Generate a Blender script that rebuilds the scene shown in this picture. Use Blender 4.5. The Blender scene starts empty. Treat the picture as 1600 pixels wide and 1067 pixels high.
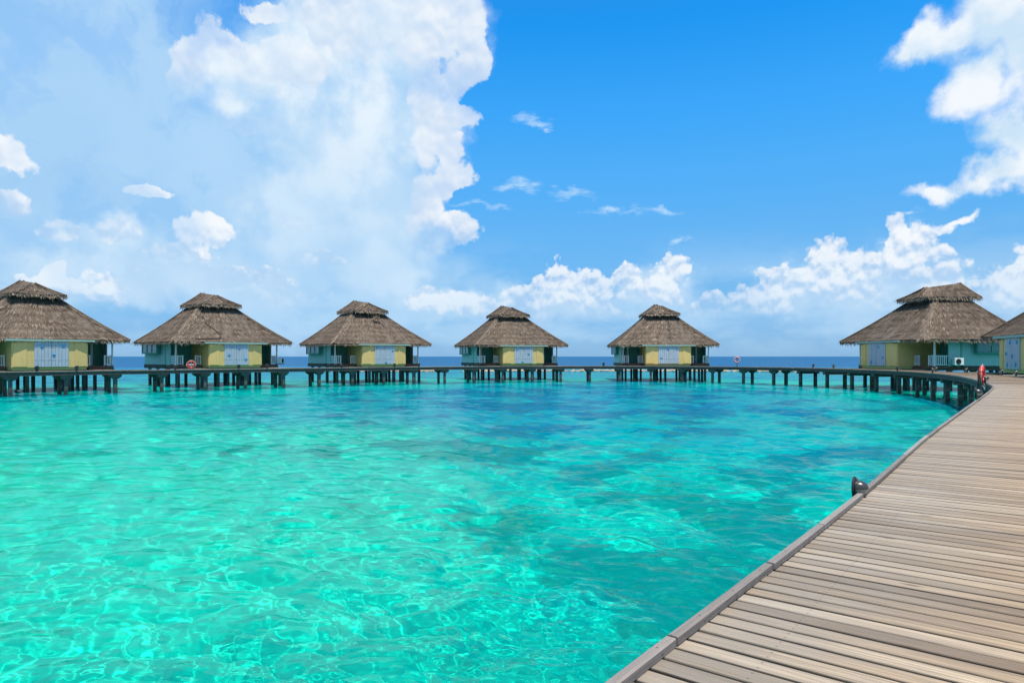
import bpy, math, random
import numpy as np
from math import radians as RAD, pi, sin, cos

sc = bpy.context.scene
COL = sc.collection
random.seed(7)

# ------------------------------------------------------------------ camera
CAMZ, DECK, HORIZON_PX, F_PX = 2.55, 1.55, 557.0, 1067.0
cam = bpy.data.cameras.new('camera')
cam.sensor_width, cam.lens = 36.0, 24.0
cam.shift_y = (HORIZON_PX - 533.5) / 1600.0
cam.clip_start, cam.clip_end = 0.05, 60000.0
cam_o = bpy.data.objects.new('camera', cam)
cam_o.location = (0, 0, CAMZ)
cam_o.rotation_euler = (RAD(90), 0, 0)
COL.objects.link(cam_o)
sc.camera = cam_o

SUN_EL, SUN_AZ = 74.0, 166.0          # azimuth clockwise from +Y (the view direction): behind the camera, to the right
EXPOSURE = 0.25
SKY_STRENGTH = 0.1

# ------------------------------------------------------------------ node helper
class NB:
    def __init__(s, nt):
        s.nt = nt
    def node(s, t, **kw):
        n = s.nt.nodes.new(t)
        for k, v in kw.items():
            setattr(n, k, v)
        return n
    def put(s, sock, v):
        if isinstance(v, bpy.types.NodeSocket):
            s.nt.links.new(v, sock)
        elif v is not None:
            sock.default_value = v
    def m(s, op, a, b=None, c=None, clamp=False):
        n = s.node('ShaderNodeMath', operation=op, use_clamp=clamp)
        for i, v in enumerate((a, b, c)):
            if v is not None:
                s.put(n.inputs[i], v)
        return n.outputs[0]
    def v(s, op, a, b=None, out=0, scale=None):
        n = s.node('ShaderNodeVectorMath', operation=op)
        s.put(n.inputs[0], a)
        if b is not None:
            s.put(n.inputs[1], b)
        if scale is not None:
            s.put(n.inputs['Scale'], scale)
        return n.outputs[out]
    def xyz(s, x, y, z):
        n = s.node('ShaderNodeCombineXYZ')
        for i, q in enumerate((x, y, z)):
            s.put(n.inputs[i], q)
        return n.outputs[0]
    def sep(s, v):
        n = s.node('ShaderNodeSeparateXYZ')
        s.put(n.inputs[0], v)
        return n.outputs
    def noise(s, vec, scale, detail=4, rough=.5, out=0, dist=0.0, dims='3D'):
        n = s.node('ShaderNodeTexNoise', noise_dimensions=dims)
        s.put(n.inputs['Vector'], vec)
        for k, q in (('Scale', scale), ('Detail', detail), ('Roughness', rough), ('Distortion', dist)):
            s.put(n.inputs[k], q)
        return n.outputs[out]
    def voro(s, vec, scale, detail=0, rough=.5, feature='F1', out='Distance', dims='3D', smooth=None, rnd=1.0):
        n = s.node('ShaderNodeTexVoronoi', feature=feature, voronoi_dimensions=dims)
        s.put(n.inputs['Vector'], vec)
        for k, q in (('Scale', scale), ('Detail', detail), ('Roughness', rough), ('Randomness', rnd)):
            s.put(n.inputs[k], q)
        if smooth is not None:
            s.put(n.inputs['Smoothness'], smooth)
        return n.outputs[out]
    def mr(s, v, a, b, c=0.0, d=1.0, interp='SMOOTHSTEP'):
        n = s.node('ShaderNodeMapRange', interpolation_type=interp)
        for i, q in enumerate((v, a, b, c, d)):
            s.put(n.inputs[i], q)
        return n.outputs[0]
    def mix(s, f, a, b, blend='MIX'):
        n = s.node('ShaderNodeMix', data_type='RGBA', blend_type=blend)
        s.put(n.inputs[0], f)
        for i, q in ((6, a), (7, b)):
            if isinstance(q, tuple) and len(q) == 3:
                q = q + (1,)
            s.put(n.inputs[i], q)
        return n.outputs[2]
    def ramp(s, f, stops, interp='LINEAR'):
        n = s.node('ShaderNodeValToRGB')
        n.color_ramp.interpolation = interp
        el = n.color_ramp.elements
        while len(el) < len(stops):
            el.new(1.0)
        for e, (p, c) in zip(el, stops):
            e.position = p
            e.color = tuple(c) + (1,)
        s.put(n.inputs[0], f)
        return n.outputs[0]

# ------------------------------------------------------------------ world: Nishita sky with clouds in the direction (azimuth, elevation) plane
world = bpy.data.worlds.new('World')
sc.world = world
world.use_nodes = True
wt = world.node_tree
wt.nodes.clear()
W = NB(wt)
sky = W.node('ShaderNodeTexSky', sky_type='NISHITA')
sky.sun_disc = False
sky.sun_elevation = RAD(SUN_EL)
sky.sun_rotation = RAD(SUN_AZ)
sky.dust_density, sky.ozone_density, sky.air_density = 0.25, 2.5, 1.0
G = 2 ** -EXPOSURE
wdir = W.node('ShaderNodeTexCoord').outputs['Generated']
dx, dy, dz = W.sep(wdir)
az = W.m('ARCTAN2', dx, dy)
el = W.m('ARCSINE', dz)
TINT = [(0, (.40, .80, 1.68)), (1, (.40, .76, 1.50)), (2, (.42, .77, 1.42)), (4, (.47, .85, 1.33)), (6, (.50, .94, 1.36)), (10, (.52, 1.17, 1.58)), (15, (.45, 1.43, 1.94)),
        (20, (.31, 1.57, 2.27)), (26, (.12, 1.52, 2.42)), (40, (.50, 1.35, 2.05)), (60, (.75, 1.15, 1.55))]      # the photograph's deep tropical blue, by elevation; red added above the frame to keep shadows neutral
tint = W.ramp(W.mr(el, 0, RAD(60), interp='LINEAR'), [(e / 60, tuple(q * .4 for q in c)) for e, c in TINT])
skyc = W.mix(1.0, sky.outputs[0], tint, 'MULTIPLY')
skyc = W.v('SCALE', skyc, scale=2.5 * G)

def sky_uv(x, y):
    u = math.atan((x - 800) / F_PX)
    return u, math.atan((HORIZON_PX - y) / F_PX * cos(u))
uv = W.xyz(az, el, 0.0)

def chain(nb, a, k, vec):
    n = nb.node('ShaderNodeVectorMath', operation='MULTIPLY_ADD')
    nb.put(n.inputs[0], a)
    n.inputs[1].default_value = k
    nb.put(n.inputs[2], vec)
    return n.outputs[0]

def blobs(nb, vec, lst, k=.25):
    """soft field: 1 in the heart of a blob, 0 on its rim, below 0 outside (blobs are x, y, rx, ry, tilt)"""
    acc = None
    for x, y, rx, ry, *r in lst:
        u, v = sky_uv(x, y)
        ru, rv = rx * cos(u) ** 2 / F_PX, ry * cos(u) / F_PX
        p = vec if acc is None else chain(nb, acc, (1e-9, 1e-9, 0), vec)   # the tiny term only makes the blobs evaluate one after another
        if r:
            n = nb.node('ShaderNodeMapping', vector_type='TEXTURE')
            nb.put(n.inputs['Vector'], p)
            n.inputs['Location'].default_value = (u, v, 0)
            n.inputs['Rotation'].default_value = (0, 0, RAD(r[0]))
            n.inputs['Scale'].default_value = (ru, rv, 1)
            q = n.outputs[0]
        else:
            q = chain(nb, p, (1 / ru, 1 / rv, 0), (-u / ru, -v / rv, 0))
        d = nb.v('LENGTH', q, out=1)
        acc = d if acc is None else nb.m('SMOOTH_MIN', acc, d, k)
    return nb.m('SUBTRACT', 1.0, acc)

CUMULUS = [  # crisp heaped clouds
    (725, 25, 26, 50), (670, 30, 70, 62), (580, 35, 90, 50), (500, 15, 50, 30), (738, 106, 25, 24), (704, 126, 30, 30), (672, 145, 34, 45), (708, 183, 36, 16), (668, 205, 28, 40),
    (690, 222, 26, 26), (712, 270, 25, 22), (686, 285, 24, 30), (672, 310, 22, 40), (706, 357, 44, 24), (668, 350, 26, 36),
    (350, 70, 45, 22, -30), (400, 125, 44, 22), (455, 105, 55, 30), (420, 20, 44, 14), (300, 105, 30, 40), (390, 200, 40, 10),
    (5, 243, 46, 28), (10, 320, 36, 14), (245, 308, 36, 8, 8), (318, 360, 46, 20), (300, 388, 24, 20), (178, 362, 34, 14), (98, 360, 24, 12), (94, 432, 20, 17), (55, 440, 28, 9), (410, 432, 36, 13), (462, 348, 24, 14), (508, 405, 30, 14), (230, 440, 70, 18), (335, 436, 50, 20), (150, 455, 60, 14), (40, 462, 60, 12), (430, 462, 60, 12), (275, 400, 40, 22),
    (865, 440, 36, 26), (910, 455, 48, 30), (822, 466, 36, 20), (975, 430, 24, 16), (1050, 425, 20, 24), (1025, 455, 42, 24), (690, 472, 50, 16), (745, 482, 34, 16), (872, 490, 95, 18),
    (1396, 362, 18, 24), (1418, 392, 46, 34), (1288, 412, 34, 28), (1345, 420, 42, 32), (1222, 434, 34, 18), (1185, 466, 46, 20), (1270, 458, 70, 38), (1385, 450, 90, 50), (1250, 492, 150, 22), (1110, 482, 26, 16),
    (1575, 442, 44, 26), (1612, 420, 30, 34), (1560, 478, 70, 22),
]
SOFTBANK = [(250, 430, 220, 55), (480, 330, 120, 130), (490, 215, 90, 80), (880, 468, 130, 45), (1030, 455, 80, 45), (1320, 455, 190, 65), (700, 478, 100, 30), (1585, 455, 85, 55), (1400, 400, 70, 50)]
HEARTS = [(650, 60, 110, 90), (640, 230, 80, 130), (690, 340, 55, 50), (400, 100, 110, 50), (5, 275, 46, 60), (310, 375, 50, 36), (90, 436, 40, 20), (890, 465, 85, 45), (1035, 445, 50, 42), (690, 475, 60, 18), (1410, 400, 50, 55), (1320, 445, 120, 55), (1200, 465, 70, 38), (1590, 450, 70, 50)]
FLUFFY = [   # softer, nearer clouds at the upper right
    (1560, 40, 110, 70, 20), (1480, 50, 95, 34, 15), (1530, 125, 85, 46, 25), (1600, 90, 70, 70), (1440, 75, 50, 18, 10), (1560, 270, 120, 34, 12), (1470, 297, 62, 18, 8), (1600, 225, 70, 55), (1500, 345, 48, 9, 14),
]
BODY = [(610, 60, 140, 110), (595, 190, 125, 110), (600, 320, 105, 130), (590, 430, 90, 70), (470, 70, 100, 75), (390, 130, 100, 60), (320, 410, 110, 60), (110, 430, 120, 45), (170, 375, 90, 36), (460, 370, 60, 50)]
VEIL = [(90, 120, 330, 330), (230, 330, 360, 190), (520, 150, 170, 190), (560, 340, 120, 190), (420, 430, 320, 80), (60, 400, 260, 120)]
WISPS = [(832, 186, 34, 12, -10), (856, 203, 12, 8), (810, 290, 44, 15), (890, 304, 40, 13), (960, 329, 50, 8), (1035, 335, 44, 8), (1062, 375, 22, 8), (1420, 338, 22, 5), (750, 322, 40, 6)]

def n2(vec, *a, **k):
    return W.noise(vec, *a, dims='2D', **k)
wn = W.v('SUBTRACT', n2(uv, 16.0, 4, .55, out=1), (.5, .5, .5))
UP, UP2 = (.002, .008, 0), (.010, .034, 0)                       # towards the sun's side of a cloud
high = W.mr(el, .12, .24)               # the tall cloud is nearer: larger billows, softer shade
def puffs(p):
    small, large = W.voro(p, 42.0, 2.0, .5, feature='F1', dims='2D'), W.voro(p, 19.0, 2.0, .42, feature='F1', dims='2D')
    return W.m('SUBTRACT', .5, W.m('ADD', W.m('MULTIPLY', small, W.m('SUBTRACT', 1.0, high)), W.m('MULTIPLY', large, high)))
fn0, fn1 = n2(uv, 11.0, 6, .55), n2(W.v('ADD', uv, (.008, .03, 0)), 11.0, 3, .55)
gp = W.v('ADD', uv, W.v('SCALE', wn, scale=.046))
b0 = blobs(W, gp, CUMULUS)
c0, c1 = blobs(W, gp, HEARTS), blobs(W, W.v('ADD', gp, UP2), HEARTS)
qp = W.v('ADD', uv, W.v('SCALE', wn, scale=.016))
pa, pb = puffs(qp), puffs(W.v('ADD', qp, UP))
fine_n = W.m('MULTIPLY', W.m('SUBTRACT', n2(gp, 70.0, 3, .62), .5), .45)
h0 = W.m('ADD', W.m('ADD', b0, W.m('MULTIPLY_ADD', pa, .62, fine_n)), W.m('ADD', W.m('MULTIPLY', W.m('SUBTRACT', fn0, .5), W.m('MULTIPLY_ADD', high, -.35, .8)), W.m('MULTIPLY_ADD', high, -.20, .54)))
lit_h = W.mr(W.m('ADD', W.m('MULTIPLY', W.m('SUBTRACT', pa, pb), 1.1), W.m('MULTIPLY', W.m('SUBTRACT', c0, c1), .55)), -.42, .80)
lit_h = W.m('ADD', W.m('MULTIPLY', lit_h, W.m('MULTIPLY_ADD', high, -.38, 1.0)), W.m('MULTIPLY', high, .30))
fp = W.v('ADD', uv, W.v('SCALE', wn, scale=.075))
f0 = W.m('ADD', blobs(W, fp, FLUFFY), W.m('ADD', W.m('MULTIPLY', W.m('SUBTRACT', fn0, .5), 1.4), .16))
lit_f = W.mr(W.m('SUBTRACT', fn0, fn1), -.22, .16)
WHITE, SHADE = (.95, .975, 1.0), (.42, .62, .89)
col = skyc
def over(colour, alpha, base):
    return W.mix(alpha, base, W.v('SCALE', colour, scale=1 / SKY_STRENGTH * G) if not isinstance(colour, tuple) else tuple(q / SKY_STRENGTH * G for q in colour))
# veil over the left half, then the soft body of the tall cloud in it
vw = W.v('ADD', uv, W.v('SCALE', W.v('SUBTRACT', n2(uv, 5.0, 5, .6, out=1), (.5, .5, .5)), scale=.16))
vn = n2(vw, 4.0, 5, .6)
veil = W.m('ADD', blobs(W, vw, VEIL), W.m('MULTIPLY', W.m('SUBTRACT', vn, .5), .9))
va = W.m('MULTIPLY', W.mr(veil, -.15, .42, 0.0, .92), W.mr(n2(vw, 9.0, 4, .6), .30, .54, .72, 1.0))
col = over(W.mix(vn, (.36, .61, .90), (.52, .75, .97)), va, col)
body = W.m('ADD', blobs(W, fp, BODY + SOFTBANK), W.m('MULTIPLY', W.m('SUBTRACT', fn0, .5), 1.1))
col = over(W.mix(W.mr(fn0, .32, .68), (.50, .72, .95), W.mix(W.mr(el, .16, .38), (.60, .79, .97), (.84, .93, 1.0))), W.m('MULTIPLY', W.mr(body, -.1, .60, 0.0, .95), W.mr(el, .03, .10, .4, 1.0)), col)
# low bank of haze near the horizon
bank = W.m('MULTIPLY', W.mr(el, .0, .035, .25, 1.0), W.mr(el, .06, .19, 1.0, 0.0))
bank = W.m('MULTIPLY', bank, W.mr(n2(W.xyz(W.m('MULTIPLY', az, 3.0), W.m('MULTIPLY', el, 8.0), 0.0), 1.6, 4, .6), .36, .64, 0.0, .6))
col = over((.50, .73, .95), bank, col)
# wisps
sx = W.xyz(az, W.m('MULTIPLY', el, 3.5), 0.0)
wp = blobs(W, gp, WISPS)
wp = W.m('ADD', wp, W.m('MULTIPLY', W.m('SUBTRACT', n2(sx, 26.0, 5, .65), .5), 2.6))
col = over((.62, .82, 1.0), W.mr(wp, .0, 1.5, 0.0, .75), col)
# fluff and heaps
col = over(W.mix(lit_f, (.62, .79, .94), (.92, .96, 1.0)), W.mr(f0, -.05, .75, 0.0, .97), col)
ha = W.mr(h0, .0, .30)
# far heaps fade into the pale air near the horizon, and those behind the veil are dim
ha = W.m('MULTIPLY', ha, W.mr(el, .02, .17, .25, .96))
soft = W.m('MAXIMUM', W.mr(n2(uv, 9.0, 3, .55), .38, .58, .5, 1.0), W.mr(az, -.21, -.12, 0.0, 1.0))
ha = W.m('MULTIPLY', W.m('MULTIPLY', ha, soft), W.mr(W.m('SUBTRACT', c0, c1), -.5, .12, .30, 1.0))
col = over(W.mix(lit_h, SHADE, WHITE), ha, col)
# the rest of the sky, beyond the part laid out above: the same kind of cloud scattered by noise
far = W.noise(W.v('MULTIPLY', wdir, (1, 1, 2.0)), 2.6, 5, .55)
fa = W.m('MULTIPLY', W.mr(far, .50, .64, 0.0, .9), W.mr(el, .02, .15, .3, 1.0))
rest_col = over((.42, .66, .92), W.mr(W.noise(wdir, 1.7, 2, .5), .42, .62, 0.0, .6), skyc)
rest_col = over(W.mix(W.mr(W.noise(W.v('ADD', wdir, (.02, -.02, .05)), 2.6, 2, .55), .4, .65), (.95, .97, 1.0), (.6, .77, .94)), fa, rest_col)
def background(c):
    n = W.node('ShaderNodeBackground')
    W.put(n.inputs[0], c)
    n.inputs[1].default_value = SKY_STRENGTH
    return n.outputs[0]
where = W.m('MULTIPLY', W.mr(W.m('ABSOLUTE', az), .80, .98, 1.0, 0.0), W.mr(el, .52, .66, 1.0, 0.0))
ms = W.node('ShaderNodeMixShader')
W.put(ms.inputs[0], where)
W.put(ms.inputs[1], background(rest_col))
W.put(ms.inputs[2], background(col))
W.put(W.node('ShaderNodeOutputWorld').inputs[0], ms.outputs[0])
world.cycles.sampling_method = 'NONE'

# ------------------------------------------------------------------ sun
sl = bpy.data.lights.new('sun', 'SUN')
sl.energy, sl.angle, sl.color = 5.0, RAD(0.5), (1.0, .955, .88)
sl.cycles.is_caustics_light = True
sun = bpy.data.objects.new('sun', sl)
sun.rotation_euler = (RAD(90 - SUN_EL), 0, RAD(180 - SUN_AZ))
COL.objects.link(sun)

sc.view_settings.view_transform = 'Standard'
sc.view_settings.look = 'None'
sc.view_settings.exposure = EXPOSURE
sc.view_settings.gamma = 1.0
sc.view_settings.use_curve_mapping = False
sc.cycles.use_denoising = True
sc.cycles.use_adaptive_sampling = True
sc.cycles.adaptive_threshold = .015
sc.cycles.adaptive_min_samples = 12
sc.cycles.max_bounces = 6
sc.cycles.transmission_bounces = 4
sc.cycles.glossy_bounces = 3
sc.cycles.diffuse_bounces = 2
sc.cycles.sample_clamp_indirect = 4.0
sc.cycles.caustics_reflective = False

# ------------------------------------------------------------------ mesh helpers
def vnoise(x, y, seed=0):
    """2-D value noise, -1..1"""
    r = np.random.default_rng(seed)
    tab = r.uniform(-1, 1, (256, 256))
    xi, yi = np.floor(x).astype(int), np.floor(y).astype(int)
    fx, fy = x - xi, y - yi
    fx, fy = fx * fx * (3 - 2 * fx), fy * fy * (3 - 2 * fy)
    q = lambda a, b: tab[a % 256, b % 256]
    return (q(xi, yi) * (1 - fx) + q(xi + 1, yi) * fx) * (1 - fy) + (q(xi, yi + 1) * (1 - fx) + q(xi + 1, yi + 1) * fx) * fy

def fbm(x, y, octaves=5, seed=0, rough=.5):
    a, t, s = 1.0, 0.0, 0.0
    for i in range(octaves):
        t = t + a * vnoise(x * 2 ** i + 17.3 * i, y * 2 ** i - 9.1 * i, seed + i)
        s += a
        a *= rough
    return t / s

def sstep(a, b, x):
    t = np.clip((x - a) / (b - a), 0, 1)
    return t * t * (3 - 2 * t)

def link(o, parent=None):
    COL.objects.link(o)
    if parent is not None:
        o.parent = parent
    return o

def obj(name, me, parent=None, loc=(0, 0, 0), rz=0.0):
    o = bpy.data.objects.new(name, me)
    o.location = loc
    o.rotation_euler = (0, 0, rz)
    return link(o, parent)

def empty(name, loc=(0, 0, 0), rz=0.0, label=None, cat=None, group=None, kind=None):
    o = bpy.data.objects.new(name, None)
    o.empty_display_size = .2
    o.location = loc
    o.rotation_euler = (0, 0, rz)
    tag(o, label, cat, group, kind)
    return link(o)

def tag(o, label=None, cat=None, group=None, kind=None):
    for k, v in (('label', label), ('category', cat), ('group', group), ('kind', kind)):
        if v:
            o[k] = v
    return o

def grid_mesh(name, V, n, m, mat, attrs=None, smooth=True):
    """V: (n*m, 3); faces wound so that d/dm x d/dn points up for (n: away, m: right)"""
    i = np.arange((n - 1) * (m - 1))
    a = (i // (m - 1)) * m + i % (m - 1)
    F = np.stack([a, a + 1, a + m + 1, a + m], -1)
    me = bpy.data.meshes.new(name)
    me.vertices.add(len(V))
    me.vertices.foreach_set('co', np.asarray(V, 'f').ravel())
    me.loops.add(F.size)
    me.loops.foreach_set('vertex_index', F.astype('i').ravel())
    me.polygons.add(len(F))
    me.polygons.foreach_set('loop_start', np.arange(0, F.size, 4, dtype='i'))
    me.polygons.foreach_set('use_smooth', np.full(len(F), smooth))
    me.update(calc_edges=True)
    for k, q in (attrs or {}).items():
        me.attributes.new(k, 'FLOAT', 'POINT').data.foreach_set('value', np.asarray(q, 'f').ravel())
    me.materials.append(mat)
    return me

class MB:
    """collects verts and faces of one part"""
    def __init__(s):
        s.v, s.f, s.t = [], [], []
    def add(s, verts, faces, tint=0.0):
        b = len(s.v)
        s.v += [tuple(p) for p in verts]
        s.t += [tint] * len(verts)
        s.f += [tuple(i + b for i in f) for f in faces]
        return s
    def box(s, x0, x1, y0, y1, z0, z1, tint=0.0):
        return s.add([(x0, y0, z0), (x1, y0, z0), (x1, y1, z0), (x0, y1, z0), (x0, y0, z1), (x1, y0, z1), (x1, y1, z1), (x0, y1, z1)],
                     [(0, 3, 2, 1), (4, 5, 6, 7), (0, 1, 5, 4), (1, 2, 6, 5), (2, 3, 7, 6), (3, 0, 4, 7)], tint)
    def frus(s, x0, x1, y0, y1, z0, X0, X1, Y0, Y1, z1, tint=0.0):
        return s.add([(x0, y0, z0), (x1, y0, z0), (x1, y1, z0), (x0, y1, z0), (X0, Y0, z1), (X1, Y0, z1), (X1, Y1, z1), (X0, Y1, z1)],
                     [(0, 3, 2, 1), (4, 5, 6, 7), (0, 1, 5, 4), (1, 2, 6, 5), (2, 3, 7, 6), (3, 0, 4, 7)], tint)
    def prism(s, poly, z0, z1, tint=0.0):
        n = len(poly)
        return s.add([(x, y, z0) for x, y in poly] + [(x, y, z1) for x, y in poly],
                     [tuple(range(n - 1, -1, -1)), tuple(range(n, 2 * n))] + [(i, (i + 1) % n, (i + 1) % n + n, i + n) for i in range(n)], tint)
    def tube(s, pts, r, seg=8, tint=0.0, close=False, cap=True):
        P = [np.array(p, float) for p in pts]
        n = len(P)
        b = len(s.v)
        for i, p in enumerate(P):
            t = (P[(i + 1) % n] - P[i - 1]) if close else (P[min(i + 1, n - 1)] - P[max(i - 1, 0)])
            t /= np.linalg.norm(t) + 1e-9
            u = np.cross(t, (0, 0, 1.0) if abs(t[2]) < .9 else (1.0, 0, 0))
            u /= np.linalg.norm(u)
            w = np.cross(u, t)
            rr = r[i] if isinstance(r, (list, tuple)) else r
            for k in range(seg):
                a = 2 * pi * k / seg
                s.v.append(tuple(p + rr * (u * cos(a) + w * sin(a))))
                s.t.append(tint)
        for i in range(n if close else n - 1):
            for k in range(seg):
                j, q = (i + 1) % n, (k + 1) % seg
                s.f.append((b + i * seg + k, b + i * seg + q, b + j * seg + q, b + j * seg + k))
        if cap and not close:
            s.f.append(tuple(b + k for k in range(seg - 1, -1, -1)))
            s.f.append(tuple(b + (n - 1) * seg + k for k in range(seg)))
        return s
    def lathe(s, prof, seg=20, axis='z', c=(0, 0, 0), sy=1.0, tint=0.0, a0=0.0, a1=2 * pi):
        b = len(s.v)
        full = abs(a1 - a0 - 2 * pi) < 1e-6
        k1 = seg if full else seg + 1
        for r, h in prof:
            for k in range(k1):
                a = a0 + (a1 - a0) * k / seg
                p = (r * cos(a), r * sin(a) * sy, h)
                if axis == 'x':
                    p = (p[2], p[0], p[1])
                s.v.append((p[0] + c[0], p[1] + c[1], p[2] + c[2]))
                s.t.append(tint)
        for i in range(len(prof) - 1):
            for k in range(seg):
                q = (k + 1) % k1
                s.f.append((b + i * k1 + k, b + i * k1 + q, b + (i + 1) * k1 + q, b + (i + 1) * k1 + k))
        return s
    def mesh(s, name, mat, smooth=False, attr=None, bevel=0.0):
        me = bpy.data.meshes.new(name)
        me.from_pydata(s.v, [], s.f)
        if attr:
            me.attributes.new(attr, 'FLOAT', 'POINT').data.foreach_set('value', np.array(s.t, 'f'))
        me.materials.append(mat)
        if smooth:
            me.polygons.foreach_set('use_smooth', np.ones(len(me.polygons), bool))
        if bevel:
            import bmesh
            bm = bmesh.new()
            bm.from_mesh(me)
            bmesh.ops.bevel(bm, geom=bm.edges[:], offset=bevel, segments=1, affect='EDGES')
            bm.to_mesh(me)
            bm.free()
        me.update()
        return me

# ------------------------------------------------------------------ materials
MATS = {}
def mat(name):
    m = bpy.data.materials.new(name)
    m.use_nodes = True
    m.node_tree.nodes.clear()
    b = NB(m.node_tree)
    out = b.node('ShaderNodeOutputMaterial')
    MATS[name] = m
    return m, b, out

def principled(b, out, col, rough=.6, normal=None, spec=.5, metal=0.0):
    p = b.node('ShaderNodeBsdfPrincipled')
    if isinstance(col, tuple) and len(col) == 3:
        col = col + (1,)
    b.put(p.inputs['Base Color'], col)
    b.put(p.inputs['Roughness'], rough)
    p.inputs['Specular IOR Level'].default_value = spec
    p.inputs['Metallic'].default_value = metal
    if normal is not None:
        b.put(p.inputs['Normal'], normal)
    b.put(out.inputs[0], p.outputs[0])
    return p

def bump(b, h, strength=.4, dist=.02):
    n = b.node('ShaderNodeBump')
    n.inputs['Strength'].default_value = strength
    n.inputs['Distance'].default_value = dist
    b.put(n.inputs['Height'], h)
    return n.outputs[0]

def painted(name, c, var=.18, rough=.55, scale=3.0, spec=.4, dirt=(.12, .10, .07), dirt_amt=.25):
    """weathered paint: mottled tone with streaks of dirt"""
    m, b, out = mat(name)
    tc = b.node('ShaderNodeTexCoord').outputs['Object']
    n = b.noise(tc, scale, 5, .6)
    rnd = b.node('ShaderNodeObjectInfo').outputs['Random']
    s = b.v('MULTIPLY', tc, (6.0, 6.0, .7))
    streak = b.mr(b.noise(s, 1.2, 5, .65), .52, .78, 0.0, dirt_amt)
    cc = b.mix(n, tuple(q * (1 - var) for q in c), tuple(min(1, q * (1 + var)) for q in c))
    cc = b.mix(b.mr(rnd, 0, 1, 0.0, .12, 'LINEAR'), cc, (.3, .28, .24))
    cc = b.mix(streak, cc, dirt)
    principled(b, out, cc, rough, bump(b, n, .15, .01), spec)
    return m

YELLOW = painted('yellow_wall_paint', (.74, .545, .185), .06, dirt_amt=.25)
DOORBLUE = painted('pale_blue_door_paint', (.40, .50, .56), .22, scale=5, dirt=(.22, .24, .25), dirt_amt=.45)
STARBLUE = painted('starfish_blue_paint', (.03, .30, .62), .1, dirt_amt=.1)
TEAL = painted('teal_green_paint', (.035, .26, .20), .15)
GUTTER = painted('pale_green_trim_paint', (.30, .46, .38), .12)
MINT = painted('pale_mint_siding_paint', (.31, .55, .49), .12)
WHITEP = painted('white_paint', (.76, .78, .76), .06)
RED = painted('red_ring_plastic', (.62, .025, .018), .1, rough=.35, dirt_amt=.1)
WHITEPL = painted('white_band', (.78, .78, .75), .05, rough=.4, dirt_amt=.1)
BLACKP = painted('black_enamel', (.012, .012, .013), .3, rough=.28, spec=.5, dirt=(.06, .05, .05), dirt_amt=.5)
ROPE = painted('pale_rope', (.55, .47, .36), .2, rough=.9)
DARKWOOD = painted('dark_stained_timber', (.055, .040, .030), .35, rough=.75, scale=4)
PORCHWOOD = painted('brown_porch_boards', (.17, .075, .04), .3, rough=.7)
PORCHDECK = painted('grey_gangway_boards', (.27, .23, .185), .3, rough=.8)
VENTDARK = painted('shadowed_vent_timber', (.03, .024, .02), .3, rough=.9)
CABLE = painted('black_cable_rubber', (.015, .013, .012), .2, rough=.6)
LAMPGLASS = painted('frosted_lamp_glass', (.30, .33, .27), .1, rough=.2, spec=.6)
PANE = painted('dark_green_pane', (.06, .21, .19), .1, rough=.12, spec=.8, dirt_amt=.05)
ROCK = painted('tan_reef_rock', (.34, .27, .18), .4, rough=.95, scale=1.5)

def concrete():
    m, b, out = mat('grey_concrete_pile')
    geo = b.node('ShaderNodeNewGeometry').outputs['Position']
    z = b.sep(geo)[2]
    n = b.noise(geo, 2.5, 6, .6)
    n2 = b.noise(b.v('MULTIPLY', geo, (8, 8, 1.2)), 1.0, 4, .6)
    c = b.mix(n, (.055, .055, .048), (.135, .132, .12))
    c = b.mix(b.mr(n2, .5, .75, 0, .5), c, (.055, .06, .055))
    wet = b.mr(b.m('ADD', z, b.m('MULTIPLY', b.m('SUBTRACT', n, .5), .5)), .22, .5, 1.0, 0.0)
    c = b.mix(b.m('MULTIPLY', wet, .85), c, (.022, .036, .024))
    principled(b, out, c, b.mr(wet, 0, 1, .85, .35), bump(b, n, .3, .02), .4)
    return m
CONCRETE = concrete()

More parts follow.
